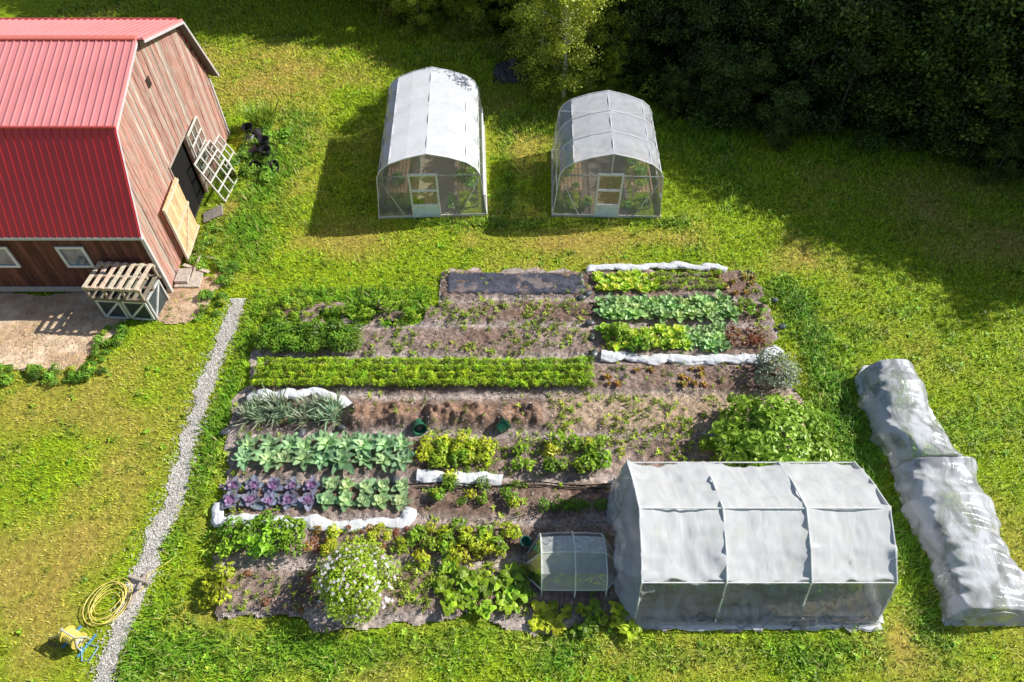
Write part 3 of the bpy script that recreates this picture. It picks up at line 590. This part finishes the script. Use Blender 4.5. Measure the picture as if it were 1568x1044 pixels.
# ---------------------------------------------------------------- greenhouses
GP=[(2.05,0),(1.95,1.0),(1.86,1.9),(1.7,2.2),(1.4,2.44),(.75,2.68),(0,2.85)]
prof=[(-x,z) for x,z in GP]+[(x,z) for x,z in GP[-2::-1]]
def ph(x): return float(np.interp(abs(x),[p[0] for p in GP][::-1],[p[1] for p in GP][::-1]))
def greenhouse(name,cx,cy,L,rz,nh,roofm,wallm,door,openside,hoopout):
    e=empty(name,(cx,cy,0),rz); fr=Acc(); 
    ns=nh*6; fl={0:Acc(),1:Acc()}; n=len(prof)
    for seg in range(n-1):
        (xa,za),(xb,zb)=prof[seg],prof[seg+1]; isroof=min(za,zb)>=1.85
        if openside and seg==n-3: continue    # rolled-up right upper wall
        for j in range(ns):
            ya,yb=L*j/ns,L*(j+1)/ns
            def sag(y_): return .07*math.sin(math.pi*((y_/L*(nh-1))%1))**2
            def pt(x,z,y_): s=sag(y_)*(1 if z>0 else 0); return (x*(1-s/2),y_,z-s*.6)
            fl[0 if isroof else 1].quad([pt(xa,za,ya),pt(xb,zb,ya),pt(xb,zb,yb),pt(xa,za,yb)])
    fl[0].build('roof_film',roofm,e); fl[1].build('side_film',wallm,e)
    for i in range(nh):
        y_=L*i/(nh-1); k=1.004 if (hoopout or i in (0,nh-1)) else .985; dz=.008 if k>1 else -.03
        for seg in range(n-1):
            (xa,za),(xb,zb)=prof[seg],prof[seg+1]; fr.beam((xa*k,y_,za+dz),(xb*k,y_,zb+dz),.028,.028,0,WHITE,up=(0,1,0))
    for (x,z) in [prof[2],prof[4],prof[6],prof[8],prof[10],prof[1],prof[11]]: fr.beam((x*.99,0,z-.035),(x*.99,L,z-.035),.03,.03,0,(.85,.85,.88))
    for x in (-2.06,2.06): fr.beam((x,-.03,.07),(x,L+.03,.07),.05,.12,0,(.8,.76,.7))
    for x in (-1.05,1.05): fr.beam((x,.03,.05),(x*1.7,.03,1.7),.03,.03,0,(.85,.85,.87),up=(0,1,0))
    if openside:
        for k in range(9): fr.beam((1.96,L*k/8,.95),(1.87,L*k/8,1.9),.03,.03,0,(.75,.75,.75),up=(0,1,0))
        fr.tube([(1.98,0,.97),(1.98,L,.97)],.05,0,(.9,.9,.92),8)
    dl,dr,dh=door
    for yy,dd in ((0,True),(L,False)):
        bp=sorted(set(list(np.linspace(-2.05,2.05,12))+[dl,dr,-1.86,1.86])); w_=Acc()
        for a,b_ in zip(bp[:-1],bp[1:]):
            z0=dh if (dd and a>=dl-1e-6 and b_<=dr+1e-6) else .05
            za,zb=ph(a),ph(b_)
            w_.quad([(a,yy,min(z0,za)),(b_,yy,min(z0,zb)),(b_,yy,zb),(a,yy,za)])
        w_.build('end_film',wallm,e)
        fr.beam((-2.05,yy,.07),(2.05,yy,.07),.05,.10,0,(.8,.76,.7)); fr.beam((-1.86,yy+.02,1.9),(1.86,yy+.02,1.9),.03,.04,0,(.85,.85,.85))
        fr.beam(((dl+dr)/2,yy-.012,dh),((dl+dr)/2,yy-.012,2.85),.03,.03,0,(.85,.85,.85))
    W_=WHITE
    for a,b_ in (((dl,-.03,0),(dl,-.03,dh)),((dr,-.03,0),(dr,-.03,dh)),((dl-.04,-.03,dh),(dr+.04,-.03,dh)),((dl,-.035,1.3),(dr,-.035,1.3)),((dl,-.035,.62),(dr,-.035,.62)),((dl,-.035,.1),(dr,-.035,.1))): fr.beam(a,b_,.065,.065,0,W_,up=(0,1,0))
    fr.box(dl+.03,dr-.03,-.055,-.02,.1,.6,0,(.78,.90,1.0))
    fr.build('frame',M_paint,e)
    gl=Acc(); gl.quad([(dl,-.03,.6),(dr,-.03,.6),(dr,-.03,dh),(dl,-.03,dh)]); gl.build('door_glass',M_glass,e)
    s=Acc()
    for sd in (-1,1):
        for k in range(6): s.beam((sd*(1.0+.14*k),.6,.75),(sd*(1.0+.14*k),L-.4,.75),.11,.025,0,(.75,.50,.30))
        for yy in np.arange(.6,L-.3,1.2):
            for xx in (1.0,1.7): s.beam((sd*xx,yy,0),(sd*xx,yy,.74),.06,.06,0,(.65,.48,.3))
    s.box(-.95,.95,.1,L-.1,.01,.03,0,(.34,.28,.2)); s.build('staging',M_plainwood,e)
    n_=int(L*8); pos=np.stack([np.where(rng.random(n_)<.5,-1,1)*(1.05+.5*rng.random(n_)),.7+rng.random(n_)*(L-1.4),.78+0*rng.random(n_)],-1)
    pos=np.concatenate([pos,np.stack([-1.6+3.2*rng.random(30),.35+.5*rng.random(30),.05+.1*rng.random(30)],-1)])
    pos=pos[~((np.abs(pos[:,0]+.0)<.5)&(pos[:,1]<.9))]
    if openside: pos=np.concatenate([pos,np.stack([1.4+.3*rng.random(60),.6+rng.random(60)*(L-1.4),.2+rng.random(60)*1.1],-1)])
    V,F,C=replicate(p_bush+p_yel,pos,.85,.2); mesh_np('plants',V,F,M_leaf,C*2.2,parent=e)
    return e
greenhouse('polytunnel_greenhouse',-3.02,20.45,6.0,math.radians(2.5),5,F_roof1,F_wall,(-.72,.28,2.0),True,False)
greenhouse('polytunnel_greenhouse',3.6,20.45,4.2,math.radians(-2),4,F_roof2,F_wall,(-.45,.42,2.0),False,True)
# ---------------------------------------------------------------- garden tunnel (three bays)
e=empty('garden_hoop_tunnel',(2.95,5.35,0))
TP=[(0,0),(.18,.75),(.42,1.6),(1.0,2.02),(1.85,2.42),(2.7,2.1),(3.5,1.65),(3.75,.8),(3.9,0)]
Ls=5.8; nb=3
ts=np.linspace(0,1,81); cum=np.linspace(0,1,len(TP))
pyv=np.interp(ts,cum,[p[0] for p in TP]); pzv=np.interp(ts,cum,[p[1] for p in TP])
xsn=np.linspace(-.02,Ls+.02,221); Xg,Tg=np.meshgrid(xsn,ts); Yg=np.interp(Tg,ts,pyv); Zg=np.interp(Tg,ts,pzv)
bay=(Xg/Ls*nb)%1; ph_=np.abs(np.sin(np.pi*bay))
ridge_=np.abs(np.sin(np.pi*Tg*4))
sagk=(.08*ph_**.8+.08*ph_*ridge_)*(Zg>.15)
cre=(vn(Tg*9+np.floor(Xg/Ls*nb+.5)*7,Xg*.6,.22,151)-.5)*(1-ph_*.7)*.14
slack=(vn(Xg+Tg*.8,Tg*.5,.16,155)-.5)*.18*sm(1.8,.2,Zg)+(fbm(Xg+Tg*1.6,Tg*3,.4,158)-.5)*.22*ph_
wr=cre+slack
low=(Zg<.5)
Zg2=Zg-sagk*.9+wr*(Zg>.1)*.8; Yg2=Yg+(1.95-Yg)*sagk*.35+wr*np.where(np.abs(Yg-1.95)>1.5,1.0,.3)
Yg2=Yg2+np.where(low,np.sign(Yg-1.95)*.16*(fbm(Xg,Tg*0,.3,160)),0)
idx=np.arange(Xg.size).reshape(Xg.shape); Fg=gridF(idx); zf=Zg.reshape(-1)[Fg].mean(1)
mesh_np('cover_film',np.stack([Xg,Yg2,np.maximum(Zg2,.02)],-1).reshape(-1,3),Fg,[F_tunnel,F_tunfront],smooth=True,parent=e,MI=(zf<1.6).astype(int))
for x0,bul in ((-.02,-.30),(Ls+.02,.2)):
    sg=np.linspace(0,1,26); Tt,Sg=np.meshgrid(ts,sg); yy=np.interp(Tt,ts,pyv); zz=np.interp(Tt,ts,pzv)
    Yc=yy*(1-Sg)+1.95*Sg; Zc=zz*(1-Sg); Xc=x0+bul*np.sin(np.pi*Sg)*(.3+1.2*fbm(Yc,Zc,.4,161))+bul*.35*(1-Zc/2.5)*sm(0,.1,Sg)+.12*(fbm(Yc,Zc*.3,.2,165)-.5)*sm(0,.1,Sg)
    mesh_np('end_film',np.stack([Xc,Yc,Zc+.01],-1).reshape(-1,3),gridF(np.arange(Xc.size).reshape(Xc.shape)),F_tunnel,smooth=True,parent=e)
t=Acc()
for i in range(nb+1):
    for a,b_ in zip(TP[:-1],TP[1:]): t.tube([(Ls*i/nb,a[0],a[1]-.005),(Ls*i/nb,b_[0],b_[1]-.005)],.02,0,(.95,.95,.95),6)
for k in (2,4,6): t.tube([(0,TP[k][0],TP[k][1]-.03),(Ls,TP[k][0],TP[k][1]-.03)],.018,0,(.9,.9,.9),6)
for yy in (0,3.9): t.beam((-.1,yy,.04),(Ls+.1,yy,.04),.08,.07,0,(.7,.65,.55))
t.build('hoops',M_paint,e)
V,F,C=replicate(p_bush+p_yel,np.concatenate([np.stack([.4+rng.random(70)*5.0,yb+.15*rng.random(70),.1+.55*rng.random(70)],-1) for yb in (.85,1.85,2.9)]),1.05,.2); mesh_np('tomato_plants',V,F,M_leaf,C*2.3,parent=e)
t=Acc(); t.box(.1,Ls-.1,.15,3.75,.1,.14,0,(.6,.5,.38)); t.build('bed_soil',M_soil,e)
def roll(name,pts,r,col=(.95,.95,.97),mat=None,parent=None,flat=.45,seed=1,amp=.6):
    pts=np.array(pts,float); L=np.r_[0,np.cumsum(np.linalg.norm(np.diff(pts,axis=0),axis=1))]; n_=max(8,int(L[-1]/.04)); s=np.linspace(0,L[-1],n_)
    x=np.interp(s,L,pts[:,0]);y=np.interp(s,L,pts[:,1]);z=np.interp(s,L,pts[:,2])
    y=y+(fbm(s,0*s,.7,seed)-.5)*r*2.4; x=x+(fbm(s,0*s+9,.7,seed)-.5)*r*2.4
    th=np.linspace(0,2*np.pi,25)[:-1]; S,T=np.meshgrid(s,th,indexing='ij')
    cx_,sx_=np.cos(T),np.sin(T)
    R=r*(1-amp/2+amp*1.2*(fbm(S*.7+40,cx_*.5+sx_*.33,.16,seed+1,3)))*(.5+.95*fbm(S,0*S,.45,seed+2))
    R=R+r*.25*(fbm(S*.35,cx_*1.1+sx_*.7,.12,seed+9,2)-.5)
    dx=np.gradient(x);dy=np.gradient(y);q=np.hypot(dx,dy)+1e-9; nx_,ny_=-dy/q,dx/q
    V=np.stack([x[:,None]+nx_[:,None]*cx_*R*1.15,y[:,None]+ny_[:,None]*cx_*R*1.15,z[:,None]+r*.25+sx_*R*flat],-1).reshape(-1,3)
    idx=np.arange(V.shape[0]).reshape(n_,24); idx=np.concatenate([idx,idx[:,:1]],1)
    return mesh_np(name,V,gridF(idx),mat or M_cloth,np.tile(np.array(col),(len(V),1)),smooth=True,parent=parent)
roll('skirt',[(0,-.05,.02),(5.9,-.05,.02)],.07,parent=e); roll('skirt_end',[(-.1,0,.02),(-.25,1.2,.02),(-.15,3.8,.02)],.12,parent=e,seed=5); roll('skirt_far',[(5.9,0,.02),(6.05,1.8,.02),(5.9,3.9,.02)],.1,parent=e,seed=7)
R_=[('row_cover_roll',[(2.8,17.2,.12),(2.75,17.55,.12),(5,17.65,.12),(7.2,17.6,.12),(7.5,17.4,.12)],.12),
('row_cover_roll',[(2.85,13.6,.12),(4.2,13.4,.1),(6.2,13.38,.1),(8.0,13.48,.12),(8.5,13.8,.1)],.15),
('row_cover_roll',[(-8.0,11.8,.12),(-7.6,12.0,.22),(-5.6,11.98,.22),(-5.05,11.85,.2),(-4.9,11.4,.12)],.16),
('row_cover_roll',[(-7.85,8.5,.1),(-7.8,7.95,.1),(-5,7.88,.1),(-2.9,7.82,.1),(-2.7,8.3,.1)],.14),
('row_cover_roll',[(-2.6,9.35,.1),(-1.5,9.15,.1),(-.3,9.15,.1)],.15)]
for i,(nm,p,rr) in enumerate(R_): roll(nm,p,rr,seed=200+7*i)
# netted row tunnel
def cover(name,x0,x1,y0,y1,H,mat,seed=300,nh=6,amp=.12,parent=None,shift=None):
    L=y1-y0; W=x1-x0
    nl=int(L/.04); S,T=np.meshgrid(np.linspace(0,1,nl),np.linspace(0,1,49),indexing='ij')
    a=np.pi*T; cr=-np.cos(a); crs=np.sign(cr)*np.abs(cr)**.8; up=np.sin(a)**.8
    Sw=S+.06*np.sin(S*5+seed); hp=np.abs(np.sin(np.pi*Sw*nh))
    endf=sm(0,.04,S)*(1-sm(.96,1,S)); sg=1-.13*hp**.8
    hN=(.85+.3*fbm(S*L,T*0,1.3,seed))
    fold=(vn(S*L+T*.7,T*.5,.15,seed+5)-.5)*.7+(fbm(S*L+T*1.8,T*1.2,.4,seed+6)-.5)*1.2
    across=(W/2)*crs*(.95+.1*(1-hp))*(.75+.5*fbm(S*L,np.sign(cr)*4,.8,seed+3))+fold*amp*.6
    Z=H*up*endf*sg*hN+fold*amp*(up>.12)
    sh=0 if shift is None else np.interp(S,shift[0],shift[1])
    V=np.stack([(x0+x1)/2+across+sh,y0+S*L,np.maximum(Z,0)+.03],-1)
    return mesh_np(name,V.reshape(-1,3),gridF(np.arange(S.size).reshape(S.shape)),mat,smooth=True,parent=parent)
e=empty('netted_row_tunnel'); cover('net',10.5,12.6,5.3,9.6,1.0,F_net,310,3,.12,e,([0,.5,1],[-.05,.0,.2])); cover('net_far',10.6,12.3,9.3,12.9,1.05,F_net,340,3,.12,e,([0,.4,1],[.2,-.15,.1]))
t=Acc()
for yy in (5.4,6.5,7.6,8.6,9.5,10.5,11.6,12.7): t.tube([(11.5-.6*math.cos(a),yy,.72*math.sin(a)) for a in np.linspace(0,math.pi,9)],.015,0,(.8,.8,.8),6)
t.build('hoops',M_paint,e)
roll('net_hem',[(10.75,5.4,.02),(10.8,7.5,.02),(10.8,9.3,.02),(10.7,12.6,.02),(11.1,12.95,.05),(12.1,13,.05)],.14,parent=e,seed=360); roll('net_hem_far',[(12.5,5.4,.02),(12.55,9,.02),(12.3,12.9,.02)],.12,parent=e,seed=365)
V,F,C=replicate(p_bush+p_dark+p_yel[:1],np.stack([11.15+rng.random(150)*.7,5.7+rng.random(150)*6.9,.02+rng.random(150)*.15],-1),.95,.2); mesh_np('covered_crop',V,F,M_leaf,C*2.0,parent=e)
# small cold frame
e=empty('cold_frame_cloche'); secs=[(.38,.32,.28),(.72,.78,.9),(1.15,.8,.96),(1.53,.8,.98),(1.9,.8,.95),(2.3,.78,.9),(2.65,.32,.28)]
pr=[(-1,0),(-.92,.45),(-.6,.85),(0,1),(.6,.85),(.92,.45),(1,0)]
V=[];t=Acc()
for k,(x,hw,H_) in enumerate(secs):
    P=[(x,6.75+a*hw,max(.03,b_*H_)) for a,b_ in pr]; V+=P
    if k in (1,3,5):
        for a,b_ in zip(P[:-1],P[1:]): t.beam((a[0],a[1],a[2]+.012),(b_[0],b_[1],b_[2]+.012),.03 if k!=3 else .08,.03,0,(.9,.92,.85),up=(1,0,0))
for j in (0,1,3,5,6):
    for k in range(len(secs)-1): t.beam(V[k*7+j],V[(k+1)*7+j],.025,.025,0,(.85,.88,.8))
idx=np.arange(49).reshape(7,7); mesh_np('film',np.array(V),gridF(idx),F_cold,parent=e); t.build('frame',M_paint,e)
V,F,C=replicate(p_yel,np.stack([.9+rng.random(34)*1.2,6.35+rng.random(34)*.8,.03+rng.random(34)*.2],-1),.9,.2); mesh_np('seedlings',V,F,M_leaf,C*2.2,parent=e)
# ---------------------------------------------------------------- black plastic mulch sheet
X,Y=np.meshgrid(np.arange(-2.35,2.62,.05),np.arange(16.2,17.4,.04)); edge=np.minimum(np.minimum(X+2.35,2.6-X),np.minimum(Y-16.2,17.38-Y)); Z=.14*sm(0,.15,edge)+.04+.10*(fbm(X*.8,Y*2.2,.35,171)-.5)+.03*(vn(X*3+Y,Y,.12,172)-.5)
Xw=X+.1*(fbm(Y,Y*0,.4,178)-.5)*2; Yw=Y+.12*(fbm(X,X*0,.6,179)-.5)
C=lerp((.05,.05,.065),(.15,.15,.19),fbm(X,Y,.4,175)); k=sm(.58,.68,fbm(X,Y,.45,176))[...,None]*.6; C=C*(1-k)+np.array((.4,.3,.26))*k
mesh_np('black_mulch_sheet',np.stack([Xw,Yw,Z],-1).reshape(-1,3),gridF(np.arange(X.size).reshape(X.shape)),M_plast,C.reshape(-1,3),smooth=True)
X,Y=np.meshgrid(np.linspace(-1,1,50),np.linspace(-1.1,1.1,55)); rr=np.hypot(X,Y/1.1); Z=np.maximum(.02,(.55*np.clip(1-rr,0,1)**.6)*(.4+1.2*fbm(X,Y,.5,181))+.15*(vn(X*1.5,Y,.12,184)-.5)*(rr<.95))
e=empty('black_tarp_heap',(.15,31.3,0)); mesh_np('tarp',np.stack([X*(1+.15*vn(X,Y,.3,186)),Y,Z],-1).reshape(-1,3),gridF(np.arange(X.size).reshape(X.shape)),M_plast,np.full((X.size,3),(.05,.05,.06)),parent=e)
def blob(name,x,y,r,col):
    u=np.linspace(0,2*np.pi,13)[:-1]; v=np.linspace(.05,np.pi-.05,8); U,Vv=np.meshgrid(u,v); k=.8+.45*vn(U*2+x*3,Vv*2+y,.8,191)
    P=np.stack([1.3*r*k*np.sin(Vv)*np.cos(U),.85*r*k*np.sin(Vv)*np.sin(U),r*.6*k*np.cos(Vv)+r*.5],-1); idx=np.arange(U.size).reshape(U.shape); idx=np.concatenate([idx,idx[:,:1]],1)
    o=mesh_np(name,P.reshape(-1,3),gridF(idx)[:,::-1],M_plast,np.tile(np.array(col),(U.size,1)),smooth=True); o.location=(x,y,.1); o.rotation_euler=(0,0,random.random()*3)
for x,y in ((2.35,16.05),(2.6,16.25),(4.5,16.12),(5.95,16.1),(8.9,15.95),(8.85,14.75),(-4.98,10.85),(-6.1,10.62),(-8.3,10.7),(-7.9,12.0),(2.55,14.9),(2.6,13.6),(-3.2,9.1),(-.2,6.55),(2.6,14.3)): blob('sandbag',x,y,random.uniform(.1,.15),(.11,.12,.13))
def tub(name,x,y,rz,tilt,col,s=1):
    a=Acc(); V=[];F=[]
    for (r_,z_) in ((.14,0),(.2,.34),(.215,.34),(.215,.31),(.18,.33),(.125,.02)):
        for k in range(14): t_=k*2*math.pi/14; V.append((r_*math.cos(t_)*s,r_*math.sin(t_)*s,z_*s))
    for i in range(5):
        for k in range(14): F.append((i*14+k,i*14+(k+1)%14,(i+1)*14+(k+1)%14,(i+1)*14+k))
    F.append(tuple(range(13,-1,-1))); F.append(tuple(range(70,84))); a.add(V,F,0,col); o=a.build(name,M_plast); o.location=(x,y,.2); o.rotation_euler=(tilt,0,rz)
tub('garden_tub',-2.75,11.0,.3,1.3,(.03,.16,.09)); tub('garden_tub',-.4,10.75,2.2,1.2,(.03,.17,.09)); tub('garden_tub',.3,7.3,1,.3,(.03,.16,.12),.7)
for x,y,tl,r_ in ((-10.6,23.6,1.3,.5),(-10.2,24.1,.1,1),(-10.9,24.3,1.2,2),(-10.4,24.8,0,0),(-11.2,25.0,1.4,3),(-10.0,23.4,1.3,1.4),(-11.3,25.8,.2,0),(-10.7,25.4,1.1,4)): tub('black_plant_pot',x,y,r_,tl,(.03,.03,.035),1.15)
V,F,C=replicate([tuft(140,1.1,.05,(.5,.66,.10),.55)],np.array([[-10.9,26.3,0],[-11.2,26.5,0],[-10.6,26.6,0]]),.9); mesh_np('ornamental_grass',V,F,M_leaf,C)
V,F,C=replicate(p_bush+p_dark+p_yel[:1],np.stack([-11.6+rng.random(70)*1.9,22.6+rng.random(70)*3.8,0*rng.random(70)],-1),1.0,.2); mesh_np('nettle_patch',V,F,M_leaf,C*2.0)
V,F,C=replicate(p_bush+p_dark+p_weed+p_yel[:1],np.concatenate([np.stack([-10.6+rng.random(40)*.8,15.1+rng.random(40)*2.8,0*rng.random(40)],-1),np.stack([-17+rng.random(90)*4,12.5+rng.random(90)*.6,0*rng.random(90)],-1),np.stack([-13.5+rng.random(40)*.9,12.9+rng.random(40)*2.0,0*rng.random(40)],-1),np.stack([-11.5+rng.random(40)*.5,17.6+rng.random(40)*2.5,0*rng.random(40)],-1)]),.6,.2); mesh_np('edge_weeds',V,F,M_leaf,C*2.0)
t=Acc(); t.tube([(x,9.0+.04*math.sin(x*2.1),.2+.05*math.sin(x*3)) for x in np.arange(-3,2.9,.2)],.02,0,(.03,.03,.03),6); t.tube([(x,8.92+.05*math.sin(x*1.7+1),.2) for x in np.arange(-2.6,2.8,.2)],.018,0,(.03,.03,.03),6)
t.build('irrigation_pipe',M_plast,smooth=True)
t=Acc(); t.beam((-9.6,6.5,.12),(-8.95,6.3,.14),.07,.04,0,(.6,.5,.42)); t.beam((-9.35,5.7,.1),(-9.2,6.6,.1),.06,.04,0,(.55,.46,.4)); t.beam((-9.2,6.25,.05),(-9.15,6.1,.3),.05,.05,0,(.55,.46,.4)); t.build('wooden_stake',M_plainwood)
# ---------------------------------------------------------------- hose reel
e=empty('garden_hose_reel',(-10.25,4.95,0),math.radians(-25)); t=Acc(); Yl=(.98,.80,.22)
for x in (-.22,.22):
    t.tube([(x,-.15,.02),(x,-.12,.3),(x,.0,.62),(x,.12,.3),(x,.15,.02)],.016,0,(.7,.7,.68),6)
    t.tube([(x*.85-.012,0,.34),(x*.85+.012,0,.34)],.2,0,(.85,.66,.15),20)
t.tube([(-.2,0,.34),(.2,0,.34)],.1,0,(.8,.78,.7),14); t.tube([(-.22,0,.62),(.22,0,.62)],.016,0,(.7,.7,.68),6); t.tube([(.22,0,.34),(.3,0,.34),(.3,.1,.4)],.012,0,(.1,.1,.1),6)
for k in range(7): 
    x=-.15+.05*k; t.tube([(x,.13*math.cos(a),.34+.13*math.sin(a)) for a in np.linspace(0,6.28,17)[:-1]],.022,0,Yl,6,True)
for x in (-.24,.24): t.beam((x,-.28,.03),(x,.28,.03),.04,.04,0,(.12,.35,.6))
t.build('reel',M_plast,e,smooth=False)
t=Acc(); pts=[]
for i in range(190):
    a=i*.21; rr=.30+.09*math.sin(i*.13)+.0007*i; pts.append((-.05+rr*math.cos(a)+.05*math.sin(i*.05),.95+1.25*rr*math.sin(a)+.04*math.cos(i*.07),.05+.03*math.sin(i*.37)+.0005*i))
pts+=[(.35,1.35,.05),(.45,1.6,.04),(.3,1.9,.04),(.5,2.3,.04),(.62,2.6,.05)]
t.tube(pts,.011,0,Yl,5); t.tube([(.1,0,.1),(.4,-.3,.03),(.55,-.2,.03),(.5,.1,.03),(.3,.05,.04)],.014,0,(.3,.55,.8),5); t.tube([(-.2,-.2,.03),(-.55,-.35,.03),(-.7,-.25,.03),(-.4,.1,.03)],.014,0,(.1,.1,.1),5)
t.build('hose',M_plast,e,smooth=True)
print('OBJ',len(bpy.data.objects),'forest',len(pts))
